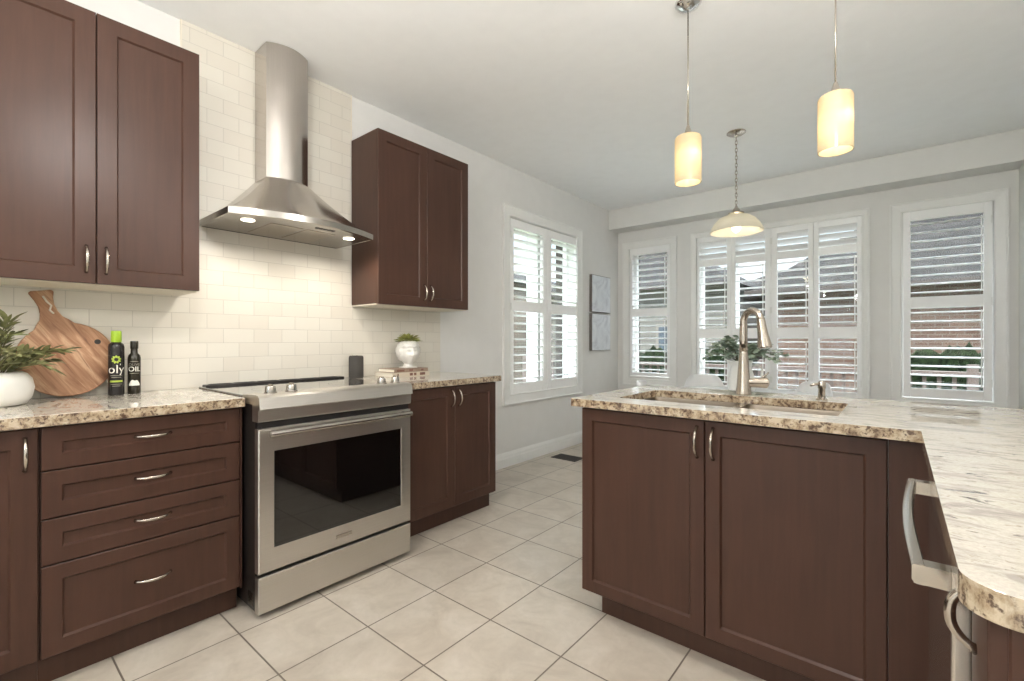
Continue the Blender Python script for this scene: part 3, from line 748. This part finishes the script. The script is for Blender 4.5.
mesh('label_picture', patch(B2, .0243, vdir-.85, vdir+.85, lambda t: (CT+.038, CT+.044+.022*math.sin(PI*t)*(1+.25*math.sin(9*t)))), 'label_white', r)

# foliage helpers
def leafmesh(bm, base, d, L, W, fold=.25, droop=.15, n=4, roundleaf=False, col=0):
    d = Vector(d).normalized(); up = Vector((0,0,1)); s_ = d.cross(up)
    if s_.length < .05: s_ = Vector((1,0,0))
    s_ = (s_.normalized() + up*random.uniform(-.6,.6)).normalized(); s_ = (s_ - d*s_.dot(d)).normalized(); nrm = s_.cross(d).normalized()
    rows = []
    for i in range(n+1):
        t = i/n
        w_ = W*(math.sin(PI*min(1,t*.92+.06))**(.6 if roundleaf else .9)) if 0 < t < 1 else W*.08
        c = Vector(base) + d*L*t - Vector((0,0,1))*droop*L*t*t
        rows.append((bm.verts.new(c + s_*w_/2 + nrm*w_*fold), bm.verts.new(c), bm.verts.new(c - s_*w_/2 + nrm*w_*fold)))
    for a, b in zip(rows, rows[1:]):
        f1 = bm.faces.new((a[0], a[1], b[1], b[0])); f2 = bm.faces.new((a[1], a[2], b[2], b[1]))
# olive plant in white pot
VP_ = (.215, .085)
r = thing('olive_plant', 'leafy olive sprigs in a white fabric-textured pot at the left edge', 'potted plant', (VP_[0],VP_[1],CT))
bm = bmesh.new(); lathe(bm, [(.070,CT),(.088,CT+.004),(.105,CT+.03),(.112,CT+.065),(.106,CT+.098),(.092,CT+.118),(.080,CT+.125),(.078,CT+.120),(.09,CT+.10),(.09,CT+.06),(0.001,CT+.055)], (VP_[0],VP_[1],0), 40)
for v in bm.verts:
    d_ = noise.noise(v.co*28)*.004 + noise.noise(v.co*9)*.004; rv = Vector((v.co.x-VP_[0], v.co.y-VP_[1], 0))
    if rv.length > .03 and v.co.z > CT+.002: v.co += rv.normalized()*d_
mesh('pot', bm, 'ceramic', r, smooth='all')
bs = bmesh.new(); bl = bmesh.new()
for i in range(40):
    a = random.uniform(0, 2*PI); el = random.uniform(.45, 1.4); L = random.uniform(.14,.235)
    d0 = Vector((math.cos(a)*math.cos(el), math.sin(a)*math.cos(el), math.sin(el)))
    if d0.x < -.35: d0.x *= .4
    st = Vector((VP_[0]+.03*math.cos(a), VP_[1]+.03*math.sin(a), CT+.10)); pts = []
    for k in range(7):
        t = k/6; pts.append(st + d0*L*t + Vector((0,0,.035*math.sin(t*2.0)-.05*t*t)))
    tube(bs, pts, [.0022-.0012*k/6 for k in range(7)], 5)
    for k in range(1, 7):
        for sgn in (-1, 1):
            t = pts[k]-pts[k-1]; sd_ = t.cross(Vector((0,0,1))).normalized()
            dd = t.normalized()*.8 + sd_*sgn*random.uniform(.5,1) + Vector((0,0,random.uniform(-.3,.6)))
            leafmesh(bl, pts[k], dd, random.uniform(.048,.075), random.uniform(.014,.019), .2, .1)
    leafmesh(bl, pts[-1], pts[-1]-pts[-2], .048, .012)
for v in list(bl.verts)+list(bs.verts):
    v.co.z = min(v.co.z, 1.355); v.co.x = max(v.co.x, .065)
mesh('stems', bs, 'stem', r); mesh('leaves', bl, 'leaf_olive', r, smooth='all')

# ------------------------------------------------------------------ things on the right worktop
SPK = (.085, 1.655)
r = thing('smart_speaker', 'dark grey cylindrical speaker on the worktop right of the cooktop', 'speaker', (SPK[0],SPK[1],CT))
mesh('speaker_body', lathe(bmesh.new(), [(.040,CT),(.0445,CT+.004),(.0455,CT+.012),(.0455,CT+.130),(.044,CT+.139),(.040,CT+.143)], (SPK[0],SPK[1],0), 36), P('speaker_fabric', lin(66,63,60), .8), r, smooth=True)
mesh('light_ring', lathe(bmesh.new(), [(.0395,CT+.143),(.040,CT+.1445),(.034,CT+.1445),(.033,CT+.143)], (SPK[0],SPK[1],0), 36), 'satin_nickel', r, smooth=True)
M['book_a'] = P('book_cover_tan', lin(150,128,112), .6); M['book_b'] = P('book_cover_cream', lin(210,198,180), .6); M['pages'] = P('book_pages', lin(232,226,212), .8); M['spine_pat'] = P('spine_marks', lin(120,84,70), .6)
def book(label, x0, x1, y0, y1, z0, z1, cov, marks):
    r = thing('book', label, 'book', ((x0+x1)/2,(y0+y1)/2,z0), None)
    mesh('cover', B((x0,x1,y0,y1,z0,z0+.003),(x0,x1,y0,y1,z1-.003,z1),(x1-.003,x1,y0,y1,z0+.003,z1-.003)), cov, r, bevel=.0008)
    mesh('pages', B((x0+.004,x1-.004,y0+.004,y1-.004,z0+.003,z1-.003)), 'pages', r)
    mesh('spine_print', B(*[(x1,x1+.0006,a,b,z0+.006,z1-.006) for a, b in marks]), 'spine_pat', r)
book('lower of the two flat books under the head planter', .05, .255, 1.815, 2.12, CT, CT+.030, 'book_b', [(1.95,1.975),(1.985,2.005),(2.035,2.08),(1.85,1.86)])
book('upper of the two flat books under the head planter', .07, .25, 1.83, 2.11, CT+.0302, CT+.054, 'book_a', [(1.85,1.91),(1.95,1.98),(2.05,2.07)])
HP = Vector((.165, 2.005, CT+.0542))
r = thing('head_planter', 'white classical head planter with a green succulent, on the books', 'planter', HP)
def head():
    bm = bmesh.new(); nu, nv = 48, 36; rings = []
    fa = -.25                                   # facing direction
    for j in range(nv+1):
        t = j/nv; ph = -PI/2 + (PI*.80)*t; ring = []
        for i in range(nu):
            th = 2*PI*i/nu; th_ = (th+PI) % (2*PI) - PI
            c = math.cos(ph); s_ = math.sin(ph)
            wx, wy, wz = .078, .068, .090
            jaw = 1 - .22*max(0, -s_)**1.2
            x = wx*c*math.cos(th)*(1-.1*max(0,-s_)); y = wy*c*math.sin(th)*jaw; z = wz*s_
            G = lambda a0, p0, sa, sp2: math.exp(-((th_-a0)/sa)**2 - ((ph-p0)/sp2)**2)
            o = .020*G(0,-.12,.13,.22) + .010*G(0,-.24,.17,.10) - .013*G(.33,.02,.16,.10) - .013*G(-.33,.02,.16,.10) + .004*G(.33,.0,.09,.05) + .004*G(-.33,.0,.09,.05) \
                + .006*G(.33,.17,.25,.06) + .006*G(-.33,.17,.25,.06) + .009*G(0,-.50,.22,.05) + .008*G(0,-.62,.18,.05) - .007*G(0,-.56,.22,.03) + .008*G(0,-.88,.25,.16) + .004*G(.6,-.3,.25,.25)+.004*G(-.6,-.3,.25,.25)
            hair = 1 if (ph > .38 or abs(th_) > 1.15) and ph > -.75 else 0
            if hair: o += .010 + .009*math.sin(th*13+4*math.sin(ph*9)) * math.cos(ph*11+th*3)
            rr = 1 + o/.065
            v = Vector((x*rr, y*rr, z*(1+.1*o/.06)))
            v.rotate(Matrix.Rotation(fa, 3, 'Z')); ring.append(v + HP + Vector((0,0,.108)))
        rings.append(ring)
    # rolled inner rim
    top = rings[-1]; cc = HP + Vector((0,0,top[0].z-HP.z))
    rings.append([cc + (p_-cc)*.86 + Vector((0,0,.003)) for p_ in top]); rings.append([cc + (p_-cc)*.8 - Vector((0,0,.02)) for p_ in top])
    loft(bm, rings, False, True)
    return bm
mesh('head', head(), 'ceramic', r, smooth='all')
bm = bmesh.new(); lathe(bm, [(.044,0),(.046,.004),(.045,.010),(.030,.014),(.026,.028),(.029,.048),(.036,.062)], HP, 28)
mesh('neck_base', bm, 'ceramic', r, smooth=True)
bm = bmesh.new(); box(bm, HP.x-.044, HP.x+.044, HP.y-.046, HP.y+.046, HP.z, HP.z+.009); mesh('plinth', bm, 'ceramic', r, bevel=.002)
bm = bmesh.new(); tp = HP + Vector((0,0,.172))
for ring_, (nn, el, L) in enumerate(((17,.28,.095),(15,.6,.088),(12,.95,.078),(8,1.25,.066))):
    for i in range(nn):
        a = 2*PI*i/nn + ring_*.4 + random.uniform(-.15,.15); e_ = el+random.uniform(-.12,.12)
        d0 = Vector((math.cos(a)*math.cos(e_), math.sin(a)*math.cos(e_), math.sin(e_)))
        leafmesh(bm, tp + d0*.008, d0, L*random.uniform(.85,1.1), .022, .35, .12)
mesh('succulent_leaves', bm, 'leaf_succ', r, smooth='all')

# ------------------------------------------------------------------ breakfast corner
TX, TY = 1.80, 3.87
r = thing('dining_table', 'white dining table under the hanging dome lamp', 'table', (TX,TY,0))
mesh('tabletop', lathe(bmesh.new(), [(.50,.722),(.535,.728),(.54,.742),(.535,.75)], (TX,TY,0), 64), 'white_gloss', r, smooth=True)
mesh('pedestal', lathe(bmesh.new(), [(.27,0),(.27,.008),(.16,.03),(.06,.10),(.038,.22),(.035,.50),(.05,.64),(.12,.715),(.15,.722)], (TX,TY,0), 40), 'white_gloss', r, smooth=True)
def chair(x, y, ang, label):
    """moulded shell chair, front towards +X before rotation"""
    r = thing('dining_chair', label, 'chair', (x, y, 0), 'white shell chairs around the table')
    R = Matrix.Rotation(ang, 3, 'Z'); O = Vector((x, y, 0)); Tm = lambda v: O + R @ v
    bm = bmesh.new(); rows = []
    prof = [(.22,.43),(.19,.452),(.10,.452),(0,.442),(-.10,.44),(-.165,.46),(-.20,.52),(-.215,.60),(-.232,.68),(-.248,.75),(-.258,.80),(-.262,.822)]
    wid = [.19,.215,.225,.23,.235,.235,.23,.22,.205,.18,.15,.12]
    for (px, pz), w_ in zip(prof, wid):
        row = []
        for i in range(11):
            s_ = -1+2*i/10; lift = .045*s_**4; b = 1 if pz > .5 else 0
            row.append(bm.verts.new(Tm(Vector((px + (lift*1.2 if b else 0), s_*w_, pz + (0 if b else lift))))))
        rows.append(row)
    for a, b in zip(rows, rows[1:]):
        for i in range(10): bm.faces.new((a[i], a[i+1], b[i+1], b[i]))
    sh = mesh('seat_shell', bm, 'white_plastic', r, smooth='all'); m_ = sh.modifiers.new('s','SOLIDIFY'); m_.thickness = .012; m_ = sh.modifiers.new('u','SUBSURF'); m_.levels = 1; m_.render_levels = 1
    for sx in (-1, 1):
        for sy in (-1, 1):
            bm = bmesh.new(); tube(bm, [Tm(Vector((sx*.10, sy*.10, .428))), Tm(Vector((sx*.20, sy*.20, .002)))], [.014,.010], 12); mesh('leg', bm, 'white_plastic', r, smooth='all')
    return r
def ch(x, y, lab): chair(x, y, math.atan2(TY-y, TX-x), lab)
ch(1.33, 3.74, 'white shell chair left of the sink, its back top just above the worktop')
ch(1.40, 4.53, 'white shell chair with rounded back left of the faucet, behind the table')
ch(2.12, 4.26, 'white shell chair behind the soap dispenser')
ch(2.36, 3.36, 'white shell chair hidden low behind the peninsula worktop')
# pitcher with eucalyptus
PV = Vector((1.86, 3.78, .75))
r = thing('pitcher', 'white pitcher vase holding eucalyptus on the dining table', 'vase', PV)
bm = bmesh.new(); lathe(bm, [(.062,0),(.078,.004),(.092,.05),(.094,.10),(.080,.16),(.068,.20),(.072,.235),(.080,.255),(.076,.255),(.066,.232),(.062,.20),(.070,.16),(.06,.12),(.001,.118)], PV, 36)
for v in bm.verts:
    d_ = v.co - PV
    if d_.z > .19 and d_.x < -.03 and abs(d_.y) < .04: v.co.x -= .035*(d_.z-.19)/.06; v.co.z += .012
mesh('pitcher_body', bm, 'ceramic', r, smooth='all')
hx = Vector((.86,.5,0)).normalized(); mesh('handle', tube(bmesh.new(), [PV+hx*.066+Vector((0,0,.215)), PV+hx*.11+Vector((0,0,.225)), PV+hx*.145+Vector((0,0,.19)), PV+hx*.14+Vector((0,0,.13)), PV+hx*.11+Vector((0,0,.075)), PV+hx*.088+Vector((0,0,.05))], .009, 10), 'ceramic', r, smooth='all')
r = thing('eucalyptus_bunch', 'grey-green eucalyptus branches standing in the white pitcher', 'branches', PV+Vector((0,0,.13)))
bs = bmesh.new(); bl = bmesh.new()
for i in range(32):
    a = 2*PI*i/32 + random.uniform(-.2,.2); el = random.uniform(.4,1.4); L = random.uniform(.20,.30)
    d0 = Vector((math.cos(a)*math.cos(el), math.sin(a)*math.cos(el), math.sin(el))); st = PV + Vector((.03*math.cos(a), .03*math.sin(a), .245)); pts = [PV + Vector((.01*math.cos(a), .01*math.sin(a), .13))]
    for k in range(7):
        t = k/6; pts.append(st + d0*L*t + Vector((0,0,.02*math.sin(t*2.5)-.10*t*t)))
    tube(bs, pts, [.0022]*8, 5)
    for k in range(2, 8):
        for sgn in (-1, 1):
            t = (pts[k]-pts[k-1]); sd_ = t.cross(Vector((0,0,1))).normalized()
            dd = t.normalized()*.4 + sd_*sgn + Vector((0,0,random.uniform(-.5,.8)))
            leafmesh(bl, pts[k], dd, random.uniform(.036,.050), random.uniform(.036,.046), .12, .1, 4, True)
mesh('stems', bs, 'stem', r); mesh('leaves', bl, 'leaf_eu', r, smooth='all')

# wall pictures
for z0, z1, lab in ((1.488,1.925,'upper pale grey canvas on the left wall near the corner'), (1.036,1.473,'lower pale grey canvas on the left wall near the corner')):
    r = thing('canvas_picture', lab, 'picture', (0, 4.95, z0))
    mesh('canvas_frame', B((.0005,.034,4.725,5.175,z0,z1)), 'art_side', r, bevel=.002)
    mesh('canvas_face', B((.034,.036,4.732,5.168,z0+.006,z1-.006)), 'art', r)
# floor register
r = thing('floor_register', 'dark slotted metal air register in the tile floor', 'floor vent', (.22,3.87,0))
mesh('register_frame', B((.12,.40,3.775,3.795,0,.005),(.12,.40,3.935,3.955,0,.005),(.12,.14,3.795,3.935,0,.005),(.38,.40,3.795,3.935,0,.005)), 'vent_dark', r)
mesh('slots', B(*[(.145+i*.0195,.156+i*.0195,3.797,3.933,0,.0045) for i in range(12)]), 'vent_dark', r)
mesh('damper', B((.14,.38,3.795,3.935,0,.0015)), 'dark_gap', r)

# ------------------------------------------------------------------ hanging lamps
def pendant(x, y, label):
    r = thing('pendant_light', label, 'pendant lamp', (x, y, CEIL), 'cylinder pendants over the peninsula')
    mesh('canopy', lathe(bmesh.new(), [(.0605,CEIL),(.0605,CEIL-.006),(.052,CEIL-.018),(.030,CEIL-.030),(.012,CEIL-.036)], (x,y,0), 32), 'chrome', r, smooth=True)
    bm = bmesh.new(); cyl(bm, (x,y,2.17), (x,y,CEIL-.03), .0032, seg=8); mesh('cord', bm, 'satin_nickel', r, smooth='all')
    mesh('socket_cap', lathe(bmesh.new(), [(.024,2.128),(.024,2.134),(.017,2.142),(.008,2.175),(.005,2.18)], (x,y,0), 24), 'satin_nickel', r, smooth=True)
    bm = bmesh.new(); R2 = .060
    lathe(bm, [(.022,2.131),(.045,2.130),(R2-.004,2.124),(R2,2.115),(R2,1.906),(R2-.004,1.906),(R2-.004,2.112),(.045,2.126),(.022,2.127)], (x,y,0), 40, False, False)
    mesh('glass_shade', bm, 'opal', r, smooth=True)
    bm = bmesh.new(); lathe(bm, [(.012,2.126),(.013,2.085),(.022,2.06),(.026,2.03),(.020,2.005),(.006,1.995)], (x,y,0), 20); mesh('bulb', bm, 'bulb', r, smooth='all')
    lamp('pendant_bulb_light', 'POINT', (x, y, 1.985), PEND_W*.5, (1,.91,.77), .02)
    lamp('pendant_bulb_light', 'POINT', (x+.034, y-.03, 2.03), PEND_W*.25, (1,.91,.77), .015); lamp('pendant_bulb_light', 'POINT', (x-.034, y+.03, 2.03), PEND_W*.25, (1,.91,.77), .015)
pendant(1.998, 2.238, 'cylinder glass pendant lamp left of the faucet, with its ceiling cap in view')
pendant(2.577, 2.238, 'cylinder glass pendant lamp on the right, cord running out of the top')
LX, LY = 1.800, 3.875
r = thing('dome_pendant', 'cream glass dome lamp hanging on a chain over the dining table', 'pendant lamp', (LX,LY,CEIL))
mesh('canopy', lathe(bmesh.new(), [(.068,CEIL),(.068,CEIL-.006),(.055,CEIL-.014),(.014,CEIL-.022),(.010,CEIL-.034)], (LX,LY,0), 32), 'satin_nickel', r, smooth=True)
bm = bmesh.new(); z = CEIL-.034; k = 0
while z > 2.185:
    pts = [Vector(((.0075*math.sin(2*PI*i/12) if k%2 else 0)+LX, (0 if k%2 else .0075*math.sin(2*PI*i/12))+LY, z-.016+.019*math.cos(2*PI*i/12))) for i in range(13)]
    tube(bm, pts, .0026, 6, False); z -= .029; k += 1
mesh('chain', bm, 'satin_nickel', r, smooth='all')
mesh('lamp_cap', lathe(bmesh.new(), [(.055,2.136),(.057,2.142),(.03,2.152),(.024,2.17),(.012,2.185),(.008,2.20)], (LX,LY,0), 28), 'satin_nickel', r, smooth=True)
bm = bmesh.new()
out_ = [(.035,2.130),(.065,2.126),(.10,2.113),(.135,2.090),(.163,2.056),(.180,2.022),(.190,1.998)]
lathe(bm, out_ + [(.187,1.996)] + [(a-.005, b-.004) for a, b in out_[::-1]], (LX,LY,0), 56, False, False)
mesh('glass_shade', bm, 'opal_dome', r, smooth=True)
mesh('bulb', lathe(bmesh.new(), [(.012,2.13),(.013,2.09),(.026,2.06),(.032,2.03),(.026,2.005),(.008,1.993)], (LX,LY,0), 24), 'bulb', r, smooth='all')
lamp('dome_bulb_light', 'POINT', (LX, LY, 1.975), DOME_W*.6, (1,.87,.66), .03)
lamp('dome_bulb_light', 'POINT', (LX, LY+.05, 2.04), DOME_W*.4, (1,.87,.66), .02)
# short-stem globes out of view, added only to brighten the room
GZ = CEIL-.55
for i, (x, y) in enumerate(FILL_GLOBES):
    where = ['over the aisle in front of the drawer cabinet','over the peninsula worktop in front of the sink','in the open room behind, on the stove side','in the open room behind, on the peninsula side','nearest the front window'][i]
    r = thing('added_fill_globe', 'unseen opal globe added as fill light ' + where, 'added fill light', (x, y, CEIL), 'added fill globes')
    mesh('ceiling_plate', lathe(bmesh.new(), [(.10,CEIL),(.10,CEIL-.012),(.075,CEIL-.02),(.06,CEIL-.02)], (x,y,0), 32), 'white_trim', r, smooth=True)
    bm = bmesh.new(); cyl(bm, (x,y,GZ+.095), (x,y,CEIL-.015), .012); cyl(bm, (x,y,GZ+.09), (x,y,GZ+.115), .03); mesh('stem', bm, 'satin_nickel', r, smooth=True)
    mesh('globe', lathe(bmesh.new(), [(.10*math.sin(a), GZ+.10*math.cos(a)) for a in [.22+ (PI-.26)*k/14 for k in range(15)]], (x,y,0), 32, False, False), 'fill_globe_lit', r, smooth=True)

# ------------------------------------------------------------------ outside
struct(mesh('ground_outside', B((-40,40,-30,60,-1.4,-1.2)), 'grass'))
def house(label, x0, x1, y0, y1, eave, slope, wallm, wins=()):
    r = thing('house', label, 'house', ((x0+x1)/2,(y0+y1)/2,-1.2))
    mesh('wall', B((x0,x1,y0,y1,-1.2,eave)), wallm, r)
    o = .35; h = min(x1-x0, y1-y0)/2 + o; zt = eave + slope*h - .0
    if (x1-x0) >= (y1-y0): ra, rb = (x0-o+h, (y0+y1)/2), (x1+o-h, (y0+y1)/2)
    else: ra, rb = ((x0+x1)/2, y0-o+h), ((x0+x1)/2, y1+o-h)
    bm = bmesh.new(); z0 = eave-.05
    c = [bm.verts.new(p_) for p_ in ((x0-o,y0-o,z0),(x1+o,y0-o,z0),(x1+o,y1+o,z0),(x0-o,y1+o,z0))]
    a = bm.verts.new((ra[0],ra[1],zt)); b = bm.verts.new((rb[0],rb[1],zt))
    if (x1-x0) >= (y1-y0): fs = ((c[0],c[1],b,a),(c[1],c[2],b),(c[2],c[3],a,b),(c[3],c[0],a))
    else: fs = ((c[0],c[1],a),(c[1],c[2],b,a),(c[2],c[3],b),(c[3],c[0],a,b))
    for f in fs: bm.faces.new(f)
    bm.faces.new(c[::-1]); mesh('roof', bm, 'shingle', r)
    mesh('gutter', B((x0-o-.06,x1+o+.06,y0-o-.08,y0-o,z0-.05,z0+.03)), 'gutter', r)
    for axis, a0, a1, b0, b1 in wins:
        if axis == 'y':
            f = mesh('window', B((a0,a1,y0-.04,y0,b0,b1)), 'ext_trim', r); mesh('pane', B((a0+.08,a1-.08,y0-.055,y0-.04,b0+.08,b1-.08)), 'ext_glass', f)
        else:
            f = mesh('window', B((x1,x1+.04,a0,a1,b0,b1)), 'ext_trim', r); mesh('pane', B((x1+.04,x1+.055,a0+.08,a1-.08,b0+.08,b1-.08)), 'ext_glass', f)
    return r
house('brick house with grey hipped roof behind the right back windows', .35, 11, 12.4, 19, 2.35, .78, 'brick_red', [('y',5.4,6.6,.2,1.5)])
house('pale house with grey hipped roof behind the left back windows', -6.1, -.55, 12.2, 18.5, 2.6, .62, 'siding', [('y',-2.3,-1.2,.3,1.6),('y',-5.0,-3.8,-.2,1.4)])
house('more distant house whose roof shows between the two nearer houses', -4.5, 3.2, 24, 31, 3.4, .42, 'siding')
house('tan brick neighbouring house seen through the left wall window', -16, -7.0, 6.5, 18, 3.1, .3, 'brick_tan', [('x',9.2,10.4,.2,1.7),('x',13.2,14.3,.2,1.7)])
r = thing('deck_railing', 'dark wooden deck railing outside the back windows', 'railing', (1,7.9,-.2))
mesh('deck_boards', B((-3.5,5.5,5.8,8.0,-.45,-.3)), 'deck', r)
mesh('top_rail', B((-3.5,5.5,7.86,7.98,.72,.77)), 'deck', r); mesh('bottom_rail', B((-3.5,5.5,7.89,7.95,-.2,-.14)), 'deck', r)
mesh('balusters', B(*[(-3.45+i*.14,-3.41+i*.14,7.90,7.94,-.14,.72) for i in range(64)]), 'deck', r)
for x in (-3.5,-1.2,1.1,3.4): mesh('post', B((x,x+.1,7.87,7.97,-1.2,.86)), 'deck', r)

def hedge(label, x0, x1, y, z1, seed):
    bm = bmesh.new(); nx = int((x1-x0)/.05); nz = 26
    r_ = []
    for i in range(nx+1):
        ring = []
        for k in range(nz):
            a = 2*PI*k/nz; v = Vector((x0+(x1-x0)*i/nx, y+.38*math.cos(a), (z1-1.2)/2 + (z1+1.2)/2*math.sin(a)))
            f = noise.noise(v*7+Vector((seed,0,0)))*.22 + noise.noise(v*19)*.14; e_ = min(1, min(i, nx-i)/5+.15)
            c = Vector((v.x, y, (z1-1.2)/2)); v = c + (v-c)*e_*(1+f); v.z = max(v.z, -1.19); ring.append(v)
        r_.append(ring)
    loft(bm, r_)
    return tag(mesh('hedge', bm, 'hedge', smooth='all'), label, 'hedge')
M['hedge'] = leaf('dark_hedge', (10,14,9), (30,38,24)); M['hedge'].node_tree.nodes['Principled BSDF'].inputs['Specular IOR Level'].default_value = 0; M['hedge'].node_tree.nodes['Principled BSDF'].inputs['Roughness'].default_value = 1
hedge('dark clipped hedge beyond the railing, behind the right back window', 2.2, 5.3, 9.2, 1.02, 3)
hedge('dark clipped hedge beyond the railing, behind the left back window', -2.2, .9, 9.2, .95, 11)
